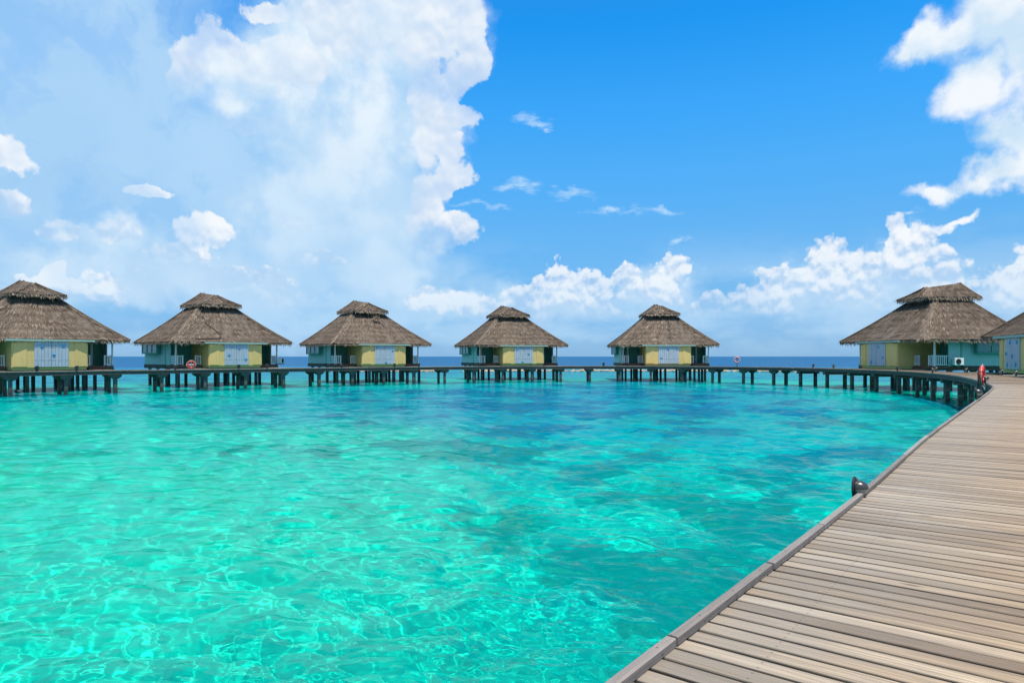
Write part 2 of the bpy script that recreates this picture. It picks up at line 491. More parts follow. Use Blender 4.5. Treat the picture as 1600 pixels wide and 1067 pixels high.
def deckwood(name, tone=(.95, .86, .725), grey=0.0):
    m, b, out = mat(name)
    at = b.node('ShaderNodeAttribute', attribute_name='pl').outputs['Vector']      # along the board, across it, own random
    al, ac, rn = b.sep(at)
    oi = b.node('ShaderNodeObjectInfo').outputs['Random']
    r = b.m('FRACT', b.m('ADD', oi, rn))
    r2 = b.m('FRACT', b.m('MULTIPLY', r, 7.31))
    p = b.xyz(b.m('MULTIPLY', al, 1.1), b.m('MULTIPLY', ac, 40.0), b.m('MULTIPLY', r, 60.0))
    grain = b.noise(p, 2.0, 7, .65, dist=.6)
    fine = b.noise(b.xyz(b.m('MULTIPLY', al, 3.0), b.m('MULTIPLY', ac, 180.0), b.m('MULTIPLY', r, 31.0)), 1.0, 3, .6)
    blot = b.noise(b.xyz(b.m('MULTIPLY', al, 1.0), b.m('MULTIPLY', ac, 2.0), b.m('MULTIPLY', r2, 40.0)), 1.6, 5, .6)
    c = b.ramp(r, [(0.0, (.19, .145, .105)), (.15, (.43, .345, .25)), (.30, (.28, .210, .145)), (.45, (.60, .51, .40)), (.6, (.22, .18, .14)), (.75, (.48, .37, .255)), (.88, (.35, .28, .205)), (1.0, (.68, .59, .47))])
    c = b.mix(b.mr(grain, .36, .66), b.mix(.72, c, (.15, .115, .09)), c)
    # silvery weathered ends and blotches
    edge = b.m('MAXIMUM', grey, b.m('MULTIPLY', b.mr(al, .2, 1.2, 1.0, 0.0), b.mr(blot, .28, .58, .45, 1.0)))
    c = b.mix(b.m('MULTIPLY', edge, .80), c, b.mix(b.m('ADD', b.m('MULTIPLY', r2, .6), b.m('MULTIPLY', grain, .4)), (.15, .143, .137), (.40, .385, .37)))
    c = b.mix(b.mr(blot, .56, .8, 0.0, .4), c, (.52, .46, .38))
    c = b.mix(b.mr(fine, .58, .8, 0.0, .55), c, (.11, .09, .075))
    # knots, screw heads, bird spots
    kn = b.voro(b.xyz(b.m('MULTIPLY', al, 1.6), b.m('MULTIPLY', ac, 5.0), b.m('MULTIPLY', r, 50.0)), 1.0)
    c = b.mix(b.mr(kn, .02, .10, .7, 0.0), c, (.10, .07, .05))
    sx = b.m('ABSOLUTE', b.m('SUBTRACT', b.m('ABSOLUTE', b.m('SUBTRACT', al, 1.15)), .86))
    sy = b.m('SUBTRACT', b.m('ABSOLUTE', ac), .022)
    d = b.m('SQRT', b.m('ADD', b.m('MULTIPLY', sx, sx), b.m('MULTIPLY', sy, sy)))
    c = b.mix(b.mr(d, .003, .006, .55, 0.0), c, (.05, .045, .04))
    c = b.v('MULTIPLY', c, tone)
    if grey:          # nail heads along the kerb
        nx = b.m('MULTIPLY', b.m('SUBTRACT', b.m('FRACT', b.m('MULTIPLY', al, 2.9)), .5), .345)
        ny = b.m('SUBTRACT', ac, .030)
        c = b.mix(b.mr(b.m('SQRT', b.m('ADD', b.m('MULTIPLY', nx, nx), b.m('MULTIPLY', ny, ny))), .0035, .006, .8, 0.0), c, (.05, .04, .035))
    if not grey:      # grime on the board sides, darkened to paint in the shade of the gaps
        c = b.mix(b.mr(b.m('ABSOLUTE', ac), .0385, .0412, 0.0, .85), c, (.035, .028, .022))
    h = b.m('ADD', b.m('MULTIPLY', grain, .7), b.m('MULTIPLY', fine, .4))
    principled(b, out, c, .78, bump(b, h, .5, .006), .3)
    return m
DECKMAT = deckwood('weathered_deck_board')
KERBMAT = deckwood('weathered_kerb_timber', (.72, .70, .69), .85)
FASCIA = painted('dark_weathered_beam', (.060, .060, .052), .35, rough=.85, dirt=(.03, .04, .03), dirt_amt=.5)

def thatch():
    m, b, out = mat('dry_palm_thatch')
    t = b.node('ShaderNodeAttribute', attribute_name='tint').outputs['Fac']
    tc = b.node('ShaderNodeTexCoord').outputs['Object']
    oi = b.node('ShaderNodeObjectInfo').outputs['Random']
    tc2 = b.v('ADD', tc, b.v('SCALE', (37.0, 11.0, 23.0), scale=oi))
    n = b.noise(tc2, .9, 6, .6)
    age = b.noise(tc2, .28, 3, .6)
    f = b.noise(b.v('MULTIPLY', tc, (9, 9, 3)), 1.6, 4, .65)
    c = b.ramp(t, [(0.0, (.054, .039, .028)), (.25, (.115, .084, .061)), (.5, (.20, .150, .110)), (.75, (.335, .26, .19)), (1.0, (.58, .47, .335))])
    c = b.mix(b.mr(n, .3, .7, .35, 0.0), c, (.090, .064, .045))
    c = b.mix(b.mr(age, .45, .68, 0.0, .45), c, (.23, .19, .15))
    c = b.mix(b.mr(oi, 0, 1, 0.0, .22, 'LINEAR'), c, (.075, .055, .04))
    c = b.mix(b.mr(f, .45, .72, 0.0, .5), c, (.05, .037, .03))
    principled(b, out, c, .92, bump(b, f, .8, .05), .15)
    return m
THATCH = thatch()

# ------------------------------------------------------------------ the sea, the lagoon floor
def lagoon_depth(x, y):
    r = np.hypot(x - 0.0, y - 35.0)
    d = 1.20 + .26 * fbm(x * .07, y * .07, 4, 5) + 1.25 * np.exp(-((x - 3) / 17) ** 2 - ((y - 44) / 21) ** 2) + .70 * sstep(7, 36, y)
    d = d + .50 * sstep(-5, 6, x) * sstep(34, 12, y) + .30 * fbm(x * .3, y * .22, 3, 61)
    d = d + 1.1 * sstep(37, 62, r) + 3.5 * sstep(80, 150, r) + 26 * sstep(115, 260, r)
    return d

def coral(x, y):
    q = fbm(x * .50 + 3, y * .40, 5, 21, .6)
    z = .42 * np.exp(-((x - 2) / 13) ** 2 - ((y - 42) / 20) ** 2) + .34 * np.exp(-((x - 3.0) / 3.6) ** 2 - ((y - 9) / 6.5) ** 2) - .45 * np.exp(-((x + 6) / 7) ** 2 - ((y - 7) / 8) ** 2)
    z = z + .20 * np.exp(-((x + 2) / 5.0) ** 2 - ((y - 21) / 3.5) ** 2) - .15 * np.exp(-((x + 16) / 9.0) ** 2 - ((y - 30) / 14) ** 2)
    z = z + .20 * np.exp(-((np.hypot(x, y - 35) - 36) / 5) ** 2)
    z = z - .30 * sstep(1, -8, x) * sstep(46, 30, y)
    return sstep(-.04, .62, q * 1.3 + z)

def lagoon_floor_material():
    m, b, out = mat('lagoon_sand_and_coral')
    pos = b.node('ShaderNodeNewGeometry').outputs['Position']
    k = b.node('ShaderNodeAttribute', attribute_name='patch').outputs['Fac']
    n = b.noise(pos, .8, 6, .6)
    n2 = b.noise(pos, 3.5, 6, .65)
    sand = b.mix(n, (.76, .74, .52), (.95, .93, .68))
    c = b.mix(b.mr(n2, .58, .75, 0, .35), sand, (.46, .45, .32))
    kk = b.m('ADD', k, b.m('MULTIPLY', b.m('SUBTRACT', n2, .5), 1.3))
    weed = b.mix(b.noise(pos, 1.7, 5, .6), (.035, .10, .09), (.17, .25, .15))
    c = b.mix(b.mr(kk, .16, .80, 0.0, .95), c, weed)
    principled(b, out, c, .95, bump(b, n2, .6, .08), .1)
    return m

def water_material():
    m, b, out = mat('clear_lagoon_water')
    d = b.node('ShaderNodeAttribute', attribute_name='depth').outputs['Fac']
    foam = b.node('ShaderNodeAttribute', attribute_name='foam').outputs['Fac']
    pos = b.node('ShaderNodeNewGeometry').outputs['Position']
    # absorption along the water column below each point
    ex = lambda k: b.m('EXPONENT', b.m('MULTIPLY', d, -k))
    cc = b.node('ShaderNodeCombineColor')
    for i, k in enumerate((1.8, .095, .120)):
        b.put(cc.inputs[i], ex(k))
    rip = b.noise(b.v('MULTIPLY', pos, (1.0, 1.5, 1.0)), 2.3, 3, .5)
    rip2 = b.noise(b.v('MULTIPLY', pos, (.35, 1.0, 1.0)), .55, 4, .6)
    rip3 = b.noise(b.v('MULTIPLY', pos, (.4, 1.0, 1.0)), .11, 3, .6)
    nrm = bump(b, b.m('ADD', b.m('ADD', b.m('MULTIPLY', rip, .6), b.m('MULTIPLY', rip2, 3.2)), b.m('MULTIPLY', rip3, 11.0)), .5, .05)
    rf = b.node('ShaderNodeBsdfRefraction')
    b.put(rf.inputs['Color'], cc.outputs[0])
    rf.inputs['Roughness'].default_value = 0.0
    rf.inputs['IOR'].default_value = 1.33
    b.put(rf.inputs['Normal'], nrm)
    df = b.node('ShaderNodeBsdfDiffuse')
    b.put(df.inputs['Color'], b.mix(b.mr(d, 2.8, 15.0), b.mix(b.mr(d, 1.1, 2.7), (0.0, .70, .45), (0.0, .235, .45)), (.0, .082, .205)))
    b.put(df.inputs['Normal'], nrm)
    body = b.node('ShaderNodeMixShader')
    b.put(body.inputs[0], b.m('SUBTRACT', 1.0, b.m('EXPONENT', b.m('MULTIPLY', d, -.17))))
    b.put(body.inputs[1], rf.outputs[0])
    b.put(body.inputs[2], df.outputs[0])
    gl = b.node('ShaderNodeBsdfGlossy')
    gl.inputs['Roughness'].default_value = .02
    b.put(gl.inputs['Normal'], nrm)
    fr = b.node('ShaderNodeFresnel')
    fr.inputs[0].default_value = 1.33
    b.put(fr.inputs['Normal'], nrm)
    top = b.node('ShaderNodeMixShader')
    b.put(top.inputs[0], b.m('MINIMUM', b.m('MULTIPLY', fr.outputs[0], .62), .23))      # waves too small to build tilt the surface, so it mirrors less than a flat sheet
    b.put(top.inputs[1], body.outputs[0])
    b.put(top.inputs[2], gl.outputs[0])
    fd = b.node('ShaderNodeBsdfDiffuse')
    fd.inputs['Color'].default_value = (.8, .84, .84, 1)
    fm = b.node('ShaderNodeMixShader')
    b.put(fm.inputs[0], b.mr(b.m('ADD', foam, b.m('MULTIPLY', b.m('SUBTRACT', b.noise(pos, .35, 6, .7), .5), 1.6)), .62, .95))
    b.put(fm.inputs[1], top.outputs[0])
    b.put(fm.inputs[2], fd.outputs[0])
    b.put(out.inputs[0], fm.outputs[0])
    return m

def waves(x, y, lod):
    rng = np.random.default_rng(11)
    z = np.zeros_like(x)
    gust = np.clip(.85 + .75 * fbm(x * .11, y * .08, 3, 77), .35, 1.4)
    for i in range(76):
        lam = 10 ** rng.uniform(math.log10(.11), math.log10(1.8))
        k = 2 * pi / lam
        a = rng.normal(RAD(62), .85)
        amp = .0061 * lam ** 1.12 * rng.uniform(.5, 1)
        ph = rng.uniform(0, 2 * pi)
        cross = x * sin(a) - y * cos(a)
        keep = np.clip(lam / (3 * lod) - .3, 0, 1)
        z += amp * np.sin(k * (x * cos(a) + y * sin(a)) + ph + .9 * np.sin(.23 * k * cross + i) + .5 * np.sin(.11 * k * cross - 2 * i)) * keep
    return z * gust

th = np.concatenate([np.linspace(-180, -66, 40), np.linspace(-65, -42, 160), np.linspace(-41.9, 41.9, 860), np.linspace(42, 65, 160), np.linspace(66, 180, 40)])
th = np.radians(np.unique(th))
rr = np.concatenate([[.02, .3, .7], np.geomspace(1.0, 100, 680), np.geomspace(102, 45000, 90)])
R, T = np.meshgrid(rr, th, indexing='ij')
X, Y = R * np.sin(T), R * np.cos(T)
lod = np.maximum(np.gradient(rr)[:, None] * np.ones_like(R), R * np.gradient(th)[None, :] * .6)
Z = waves(X, Y, lod)
foam = np.exp(-((Y - 129 - 3 * fbm(X * .05, Y * .02, 3, 9)) / 5.0) ** 2) * sstep(-40, 0, X) * .74 + .42 * np.exp(-((np.hypot(X, Y - 35) - 118) / 9) ** 2) * (Y > 60)
V = np.stack([X, Y, Z], -1).reshape(-1, 3)
water = obj('water', grid_mesh('water', V, len(rr), len(th), water_material(), {'depth': lagoon_depth(X, Y), 'foam': foam}))
water.cycles.is_caustics_caster = True
tag(water, kind='structure')

rb = np.concatenate([np.linspace(.01, 60, 300), np.linspace(60.5, 260, 160), np.geomspace(270, 45000, 20)])
tb = np.linspace(-pi, pi, 500)
Rb, Tb = np.meshgrid(rb, tb, indexing='ij')
Xb, Yb = Rb * np.sin(Tb), 12 + Rb * np.cos(Tb)
P = coral(Xb, Yb) * (np.hypot(Xb, Yb - 35) < 120)
Zb = -lagoon_depth(Xb, Yb) + .10 * fbm(Xb * .9, Yb * .9, 4, 31) + P * (.12 + .25 * fbm(Xb * .8, Yb * .8, 4, 41))
seabed = obj('seabed', grid_mesh('seabed', np.stack([Xb, Yb, Zb], -1).reshape(-1, 3), len(rb), len(tb), lagoon_floor_material(), {'patch': P}))
seabed.cycles.is_caustics_receiver = True
tag(seabed, kind='structure')

# ------------------------------------------------------------------ boardwalk path (inner edge of the deck, from behind the camera round the lagoon)
CTRL = [(-8.2, -9.2), (-4.6, -4.4), (-1.6, -.45), (.35, 2.1), (2.45, 4.82), (5.15, 8.45), (8.0, 12.15), (10.0, 14.75), (13.2, 18.9), (16.1, 22.9), (18.9, 27.7), (22.5, 34.5), (25.1, 41.5), (26.2, 47.5), (25.9, 53.5),
        (24.4, 59.2), (21.2, 64.2), (15.5, 68.2), (7, 69.0), (-.4, 67.4), (-7.2, 64.4), (-12.3, 61.3), (-18, 56.4), (-25.4, 49.8), (-31.2, 44.0), (-37.0, 37.5), (-42, 30.5), (-45.5, 23)]
def catmull(pts, n=40):
    Q = np.array([2 * np.array(pts[0]) - pts[1]] + [np.array(p) for p in pts] + [2 * np.array(pts[-1]) - pts[-2]], float)
    out = []
    for i in range(1, len(Q) - 2):
        for t in np.linspace(0, 1, n, endpoint=False):
            a, b, c, d = Q[i - 1], Q[i], Q[i + 1], Q[i + 2]
            out.append(.5 * (2 * b + (c - a) * t + (2 * a - 5 * b + 4 * c - d) * t * t + (3 * b - a - 3 * c + d) * t ** 3))
    out.append(Q[-2])
    return np.array(out)
PATH = catmull(CTRL)
SEG = np.hypot(*np.diff(PATH, axis=0).T)
ARC = np.concatenate([[0], np.cumsum(SEG)])
LEN = ARC[-1]
WIDTH = 2.3
def at(s, off=0.0):
    """point on the path, off metres outward; and the rotation that lays local x outward, y along the path"""
    s = min(max(s, 0), LEN - .001)
    x, y = np.interp(s, ARC, PATH[:, 0]), np.interp(s, ARC, PATH[:, 1])
    x0, y0 = np.interp(s - .15, ARC, PATH[:, 0]), np.interp(s - .15, ARC, PATH[:, 1])
    x1, y1 = np.interp(s + .15, ARC, PATH[:, 0]), np.interp(s + .15, ARC, PATH[:, 1])
    tx, ty = x1 - x0, y1 - y0
    l = math.hypot(tx, ty)
    tx, ty = tx / l, ty / l
    return x + ty * off, y - tx * off, math.atan2(-tx, ty)
def s_of(x, y):
    return float(ARC[np.argmin(np.hypot(PATH[:, 0] - x, PATH[:, 1] - y))])
def s_px(px, s0, s1, off=0.0):
    """arc length between s0 and s1 whose inner edge lies on the ray of a photo column"""
    ss = np.linspace(s0, s1, 1500)
    best = min(ss, key=lambda s: abs(800 + F_PX * at(s, off)[0] / max(at(s, off)[1], .1) - px))
    return float(best)

walk = empty('boardwalk', kind='structure')
PITCH, GAPW, TH = .0985, .0150, .040
def plank_mesh(seed, length=WIDTH):
    r = random.Random(seed)
    hw = (PITCH - GAPW) / 2 - r.uniform(0, .0025)
    xs = [-.025 + r.uniform(-.01, .01), .6, 1.2, 1.8, length + r.uniform(-.012, .012)]
    v, f = [], []
    for x in xs:
        b = r.uniform(-.0012, .0012)
        w = r.uniform(-.0012, .0012)
        cup = r.uniform(.0, .0015)
        for y, z in ((-hw, -TH), (-hw, -.003), (-hw + .002, 0), (hw - .002, 0), (hw, -.003), (hw, -TH)):
            v.append((x, y + b, z + w + (cup if abs(y) < hw - .001 else 0)))
    n = 6
    for i in range(len(xs) - 1):
        for k in range(n):
            q = (k + 1) % n
            f.append((i * n + k, i * n + q, (i + 1) * n + q, (i + 1) * n + k))
    f.append(tuple(range(n - 1, -1, -1)))
    f.append(tuple((len(xs) - 1) * n + k for k in range(n)))
    return v, f

def pl_mesh(name, v, f, pl, material):
    me = bpy.data.meshes.new(name)
    me.from_pydata(v, [], f)
    me.attributes.new('pl', 'FLOAT_VECTOR', 'POINT').data.foreach_set('vector', np.array(pl, 'f').ravel())
    me.materials.append(material)
    import bmesh
    bm = bmesh.new(); bm.from_mesh(me)
    bmesh.ops.recalc_face_normals(bm, faces=bm.faces[:])
    bm.to_mesh(me); bm.free()
    me.update()
    return me
VARIANTS = []
for k in range(8):
    v, f = plank_mesh(k)
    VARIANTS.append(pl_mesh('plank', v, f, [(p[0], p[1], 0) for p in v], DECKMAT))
S_NEAR = s_of(.3, 2.1) - 1.6
rnd = random.Random(5)
N_PLANK = 300
s = S_NEAR
for i in range(N_PLANK):
    x, y, rz = at(s)
    o = obj('plank', VARIANTS[rnd.randrange(8)], walk, (x, y, DECK + rnd.uniform(-.0008, .0008)), rz + rnd.uniform(-.0015, .0015))
    o.rotation_euler[1] = rnd.uniform(-.0004, .0004)
    s += PITCH
# the rest of the deck boards, too thin in the picture to tell apart
bv, bf, bp = [], [], []
rest = list(np.arange(0, S_NEAR - PITCH / 2, PITCH)) + list(np.arange(s, LEN, PITCH))
for q in rest:
    x, y, rz = at(q)
    ca, sa = cos(rz), sin(rz)
    dzq, r0, hw = rnd.uniform(-.003, .003), rnd.random(), (PITCH - GAPW) / 2
    b = len(bv)
    for lx, ly, lz in ((-.02, -hw, -TH), (WIDTH, -hw, -TH), (WIDTH, hw, -TH), (-.02, hw, -TH), (-.02, -hw, 0), (WIDTH, -hw, 0), (WIDTH, hw, 0), (-.02, hw, 0)):
        bv.append((x + lx * ca - ly * sa, y + lx * sa + ly * ca, DECK + lz + dzq))
        bp.append((lx, ly, r0))
    bf += [tuple(b + i for i in t) for t in ((0, 3, 2, 1), (4, 5, 6, 7), (0, 1, 5, 4), (1, 2, 6, 5), (2, 3, 7, 6), (3, 0, 4, 7))]
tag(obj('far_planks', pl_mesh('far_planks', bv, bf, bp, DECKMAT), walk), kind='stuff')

# kerb timbers along both edges: short lengths with open joints
def kerb(s0, s1, off, w, h, z0, seed):
    """a timber lying along the path between two arc lengths, in its own local frame"""
    n = max(2, int((s1 - s0) / .6) + 1)
    r = random.Random(seed)
    x0, y0, rz0 = at((s0 + s1) / 2, off)
    v, pl, f = [], [], []
    jx, jz = r.uniform(-.006, .006), r.uniform(-.003, .004)
    for i in range(n):
        q = s0 + .006 + (s1 - s0 - .012) * i / (n - 1)
        for du, dz_ in ((0, 0), (w, 0), (w, h - .003), (w - .004, h), (.004, h), (0, h - .003)):
            x, y, _ = at(q, off + du + jx)
            v.append((x - x0, y - y0, dz_ + z0 - DECK + jz))
            pl.append((2.0 + q - s0, du - w / 2 + dz_, r.random() * 0 + (seed * .137) % 1))
    for i in range(n - 1):
        for k in range(6):
            f.append((i * 6 + k, i * 6 + (k + 1) % 6, (i + 1) * 6 + (k + 1) % 6, (i + 1) * 6 + k))
    f.append(tuple(range(6)))
    f.append(tuple((n - 1) * 6 + k for k in range(6)))
    return (x0, y0), v, f, pl
joints = [s_of(.3, 2.1) - 1.75]
for zz, xx in ((2.37, .515), (3.19, 1.148), (3.98, 1.768), (4.85, 2.437), (6.63, 3.8)):
    joints.append(s_of(xx, zz))
while joints[-1] < S_NEAR + 42:
    joints.append(joints[-1] + rnd.choice((1.05, 1.6, 2.1, 2.1)))
KZ = DECK + .006
for i in range(len(joints) - 1):
    (x0, y0), v, f, pl = kerb(joints[i], joints[i + 1], -.012, .038, .030, KZ, 31 + i)
    obj('kerb_board', pl_mesh('kerb_board', v, f, pl, KERBMAT), walk, (x0, y0, DECK))
kv, kf, kp = [], [], []
def kerb_far(a, b, off):
    q = a
    while q < b - .3:
        e = min(q + 2.1, b)
        (x0, y0), v, f, pl = kerb(q, e, off, .038, .030, KZ, int(q * 10))
        n = len(kv)
        kv.extend((p[0] + x0, p[1] + y0, p[2] + DECK) for p in v)
        kp.extend(pl)
        kf.extend(tuple(i + n for i in t) for t in f)
        q = e
kerb_far(0, joints[0], -.035)
kerb_far(joints[-1], LEN, -.035)
kerb_far(0, LEN, WIDTH - .03)
tag(obj('far_kerb_boards', pl_mesh('far_kerb_boards', kv, kf, kp, KERBMAT), walk), kind='stuff')

# edge beams under the deck
def beam(off, w, zt, zb, name):
    n = int(LEN / 1.0)
    m = MB()
    vv = []
    for i in range(n + 1):
        q = LEN * i / n
        for du, z in ((0, zb), (w, zb), (w, zt), (0, zt)):
            x, y, _ = at(q, off + du)
            vv.append((x, y, z))
    ff = [(i * 4 + k, (i + 1) * 4 + k, (i + 1) * 4 + (k + 1) % 4, i * 4 + (k + 1) % 4) for i in range(n) for k in range(4)] + [(0, 1, 2, 3), (n * 4 + 3, n * 4 + 2, n * 4 + 1, n * 4)]
    m.add(vv, ff)
    return obj(name, m.mesh(name, FASCIA), walk)
for off in (.02, .78, 1.46, WIDTH - .12):
    beam(off, .10, DECK - TH - .004, DECK - .26, 'edge_beam' if off in (.02, WIDTH - .12) else 'joist')

# piles in pairs under cross beams; the far arc has flared pile heads
PILE = MB().frus(-.11, .11, -.11, .11, -3.2, -.105, .105, -.105, .105, DECK - .48).mesh('pile', CONCRETE)
HEAD = MB().frus(-.15, .15, -.15, .15, DECK - .56, -.36, .36, -.22, .22, DECK - .40).box(-.36, .36, -.22, .22, DECK - .40, DECK - .262).mesh('pile_head', CONCRETE)
CROSS = MB().box(.0, WIDTH - .02, -.15, .15, DECK - .48, DECK - .263).mesh('cross_beam', CONCRETE)
S_HEADS = s_of(24.4, 59.2)
q = .6
while q < LEN - .5:
    step = 3.0 + rnd.uniform(-.12, .12)
    x, y, rz = at(q)
    if q < S_HEADS:
        obj('cross_beam', CROSS, walk, (x, y, 0), rz)
    for off in (.30, WIDTH - .34):
        x, y, rz = at(q, off)
        p = obj('pile', PILE, walk, (x, y, 0), rz + rnd.uniform(-.05, .05))
        p.rotation_euler[0] = rnd.uniform(-.008, .008)
        p.scale = (rnd.uniform(.92, 1.1), rnd.uniform(.92, 1.1), 1)
        if q >= S_HEADS:
            obj('pile_head', HEAD, walk, (x, y, 0), rz + pi / 2)
    q += step

# ------------------------------------------------------------------ the bungalows
EAVE, NECK, RW, RL = 3.80, 6.98, 5.25, 9.0      # local z of the eave and neck, half width, length of the main roof
FLOOR = 1.86

def roof_shell(seed, rects, thick=.16, nu=26, nv=12, sag=.10):
    """hipped shell between two rectangles (u0,u1,v0,v1,z): rough surface, real thickness, strands of thatch over it and a fringe along the eaves"""
    r = random.Random(seed)
    (a0, a1, b0, b1, z0), (A0, A1, B0, B1, z1) = rects
    m = MB()
    lo = [(a0, b0), (a1, b0), (a1, b1), (a0, b1)]
    hi = [(A0, B0), (A1, B0), (A1, B1), (A0, B1)]
    zh = z1 if isinstance(z1, (list, tuple)) else [z1] * 4
    def pt(side, s_, t, lift=0.0):
        j = (side + 1) % 4
        l = np.array([lo[side][0] * (1 - s_) + lo[j][0] * s_, lo[side][1] * (1 - s_) + lo[j][1] * s_, z0])
        h = np.array([hi[side][0] * (1 - s_) + hi[j][0] * s_, hi[side][1] * (1 - s_) + hi[j][1] * s_, zh[side] * (1 - s_) + zh[j] * s_])
        p = l * (1 - t) + h * t
        p[2] -= sag * sin(pi * t) * .9
        e = lo[j][0] - lo[side][0], lo[j][1] - lo[side][1]
        L = math.hypot(*e) or 1
        nrm = np.array([e[1] / L, -e[0] / L, 0.0])
        run = max(.2, math.hypot(*(np.array(hi[side]) + np.array(hi[j]) - np.array(lo[side]) - np.array(lo[j])) / 2))
        rise = (zh[side] + zh[j]) / 2 - z0
        nn = nrm * rise + np.array([0, 0, run])
        nn /= np.linalg.norm(nn)
        return p + nn * lift, nn, L
    for side in range(4):
        base = len(m.v)
        for i in range(nv + 1):
            for k in range(nu + 1):
                edge = k in (0, nu) or i == nv
                p, nn, L = pt(side, k / nu, i / nv, 0 if edge else r.uniform(-.035, .05))
                if i == 0 and not edge:
                    p[2] += .03 * r.uniform(-1, 1)
                m.v.append(tuple(p)); m.t.append(r.uniform(.15, .5))
        for i in range(nv):
            for k in range(nu):
                a = base + i * (nu + 1) + k
                m.f.append((a, a + 1, a + nu + 2, a + nu + 1))
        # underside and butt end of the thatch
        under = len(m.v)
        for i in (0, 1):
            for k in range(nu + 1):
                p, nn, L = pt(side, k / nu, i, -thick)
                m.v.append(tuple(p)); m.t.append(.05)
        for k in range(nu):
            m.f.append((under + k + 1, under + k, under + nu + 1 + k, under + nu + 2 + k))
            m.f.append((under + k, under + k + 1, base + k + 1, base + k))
        p0, nn, L = pt(side, 0, 0)
        p1, _, _ = pt(side, 0, 1)
        slope = np.linalg.norm(pt(side, .5, 1)[0] - pt(side, .5, 0)[0])
        Lt = math.hypot(hi[(side + 1) % 4][0] - hi[side][0], hi[(side + 1) % 4][1] - hi[side][1])
        area = (L + Lt) / 2 * slope
        for _ in range(int(area * 90)):
            t = r.random()
            while r.random() > (L * (1 - t) + Lt * t) / max(L, Lt):
                t = r.random()
            s_ = r.random()
            ln = r.uniform(.22, .55)
            t2 = max(-.01, t - ln / slope)
            lf = r.uniform(.01, .05)
            w = r.uniform(.008, .024) / max(.5, L * (1 - t) + Lt * t)
            sk = r.uniform(-.10, .10) / L
            q0, q1 = pt(side, max(0, s_ - w), t, .004)[0], pt(side, min(1, s_ + w), t, .004)[0]
            q2, q3 = pt(side, min(1, max(0, s_ + w * .6 + sk)), t2, lf + .02)[0], pt(side, min(1, max(0, s_ - w * .6 + sk)), t2, lf + .02)[0]
            row = .20 * sin(t * slope * 8.0 + .6 * sin(s_ * L * 1.3))
            m.add([q0, q3, q2, q1], [(0, 1, 2, 3)], min(.97, max(0, r.gauss(.47 + row, .19))))
        # hanging fringe along the eave
        for k in range(int(L * 40)):
            s_ = (k + r.random()) / int(L * 40)
            p, nn, _ = pt(side, s_, .012, r.uniform(-.11, .03))
            hz = np.array([nn[0], nn[1], 0]) / (math.hypot(nn[0], nn[1]) + 1e-9)
            tn = np.array([-hz[1], hz[0], 0])
            ln = r.uniform(.10, .30) * (1.5 if r.random() < .08 else 1)
            q = p + hz * r.uniform(.03, .17) + np.array([0, 0, -ln]) + tn * r.uniform(-.06, .06)
            w = tn * r.uniform(.014, .034)
            m.add([p - w, q - w * .4, q + w * .4, p + w], [(0, 1, 2, 3)], r.uniform(.62, 1.0))
    # rolls of thatch along the hips
    for c in range(4):
        l, h = np.array([*lo[c], z0]), np.array([*hi[c], zh[c]])
        pts = []
        for i in range(9):
            t = i / 8
            p = l * (1 - t) + h * t
            p[2] -= sag * sin(pi * t) * .9 - .02
            pts.append(p)
        m.tube(pts, .07, 5, .5)
        for _ in range(int(np.linalg.norm(h - l) * 34)):
            t = r.random()
            p = l * (1 - t) + h * t
            p[2] -= sag * sin(pi * t) * .9 - .085
            d = (l - h) / np.linalg.norm(l - h)
            sd = np.array([-d[1], d[0], 0]); sd /= np.linalg.norm(sd) + 1e-9
            off = r.uniform(-.28, .28)
            p = p + sd * off - np.array([0, 0, abs(off) * .45])
            e = p + d * r.uniform(.2, .45) + sd * off * .5 - np.array([0, 0, .03])
            w = sd * r.uniform(.012, .03)
            m.add([p - w, e - w * .5, e + w * .5, p + w], [(0, 1, 2, 3)], r.uniform(.45, .86))
    return m

ROOFS, CAPS = [], []
for k in range(3):
    ROOFS.append(roof_shell(100 + k, ((-RW, RW, 0, RL, EAVE), (-1.5, 1.5, 3.7, 6.6, NECK))).mesh('thatch_roof', THATCH, attr='tint'))
    CAPS.append(roof_shell(200 + k, ((-1.86, 1.86, 2.95, 7.4, 7.17), (-.09, .09, 4.15, 7.0, (8.08, 8.08, 8.46, 8.46))), .12, 12, 6, .05).mesh('cap_roof', THATCH, attr='tint'))

PART = {}
def P_(name, key, m, material, **kw):
    PART[key] = m.mesh(name, material, **kw)
BF, BC, BW = 0.02, .12, 2.35            # bay: front v, chamfer depth, half width
FF = 1.42                               # half width of the flat front
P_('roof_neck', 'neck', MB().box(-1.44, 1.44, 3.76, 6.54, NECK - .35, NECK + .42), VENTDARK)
bay = MB()
plan = [(-BW, 3.55), (-BW, BC), (-FF, BF), (FF, BF), (BW, BC), (BW, 3.55)]
bay.prism([(u, v) for u, v in plan[::-1]][::-1], 1.78, EAVE - .03)
P_('bay_wall', 'bay', bay, YELLOW)
P_('bay_plinth', 'plinth', MB().prism([(-BW + .06, 3.5), (-BW + .06, BC + .1), (-FF + .03, BF + .12), (FF - .03, BF + .12), (BW - .06, BC + .1), (BW - .06, 3.5)], 1.60, 1.775), YELLOW)
def cham(sg):
    """raised panel on a chamfered corner of the bay"""
    a, b = np.array([sg * (FF + .07), BF + .008]), np.array([sg * (BW - .07), BC - .008])
    d = (b - a) / np.linalg.norm(b - a)
    n = np.array([d[1], -d[0]]) * (1 if sg > 0 else -1)
    if n[1] > 0: n = -n
    q = [a + n * .002, b + n * .002, b + n * .04, a + n * .04]
    return MB().prism([tuple(p) for p in (q if sg < 0 else q[::-1])], 1.84, EAVE - .22)
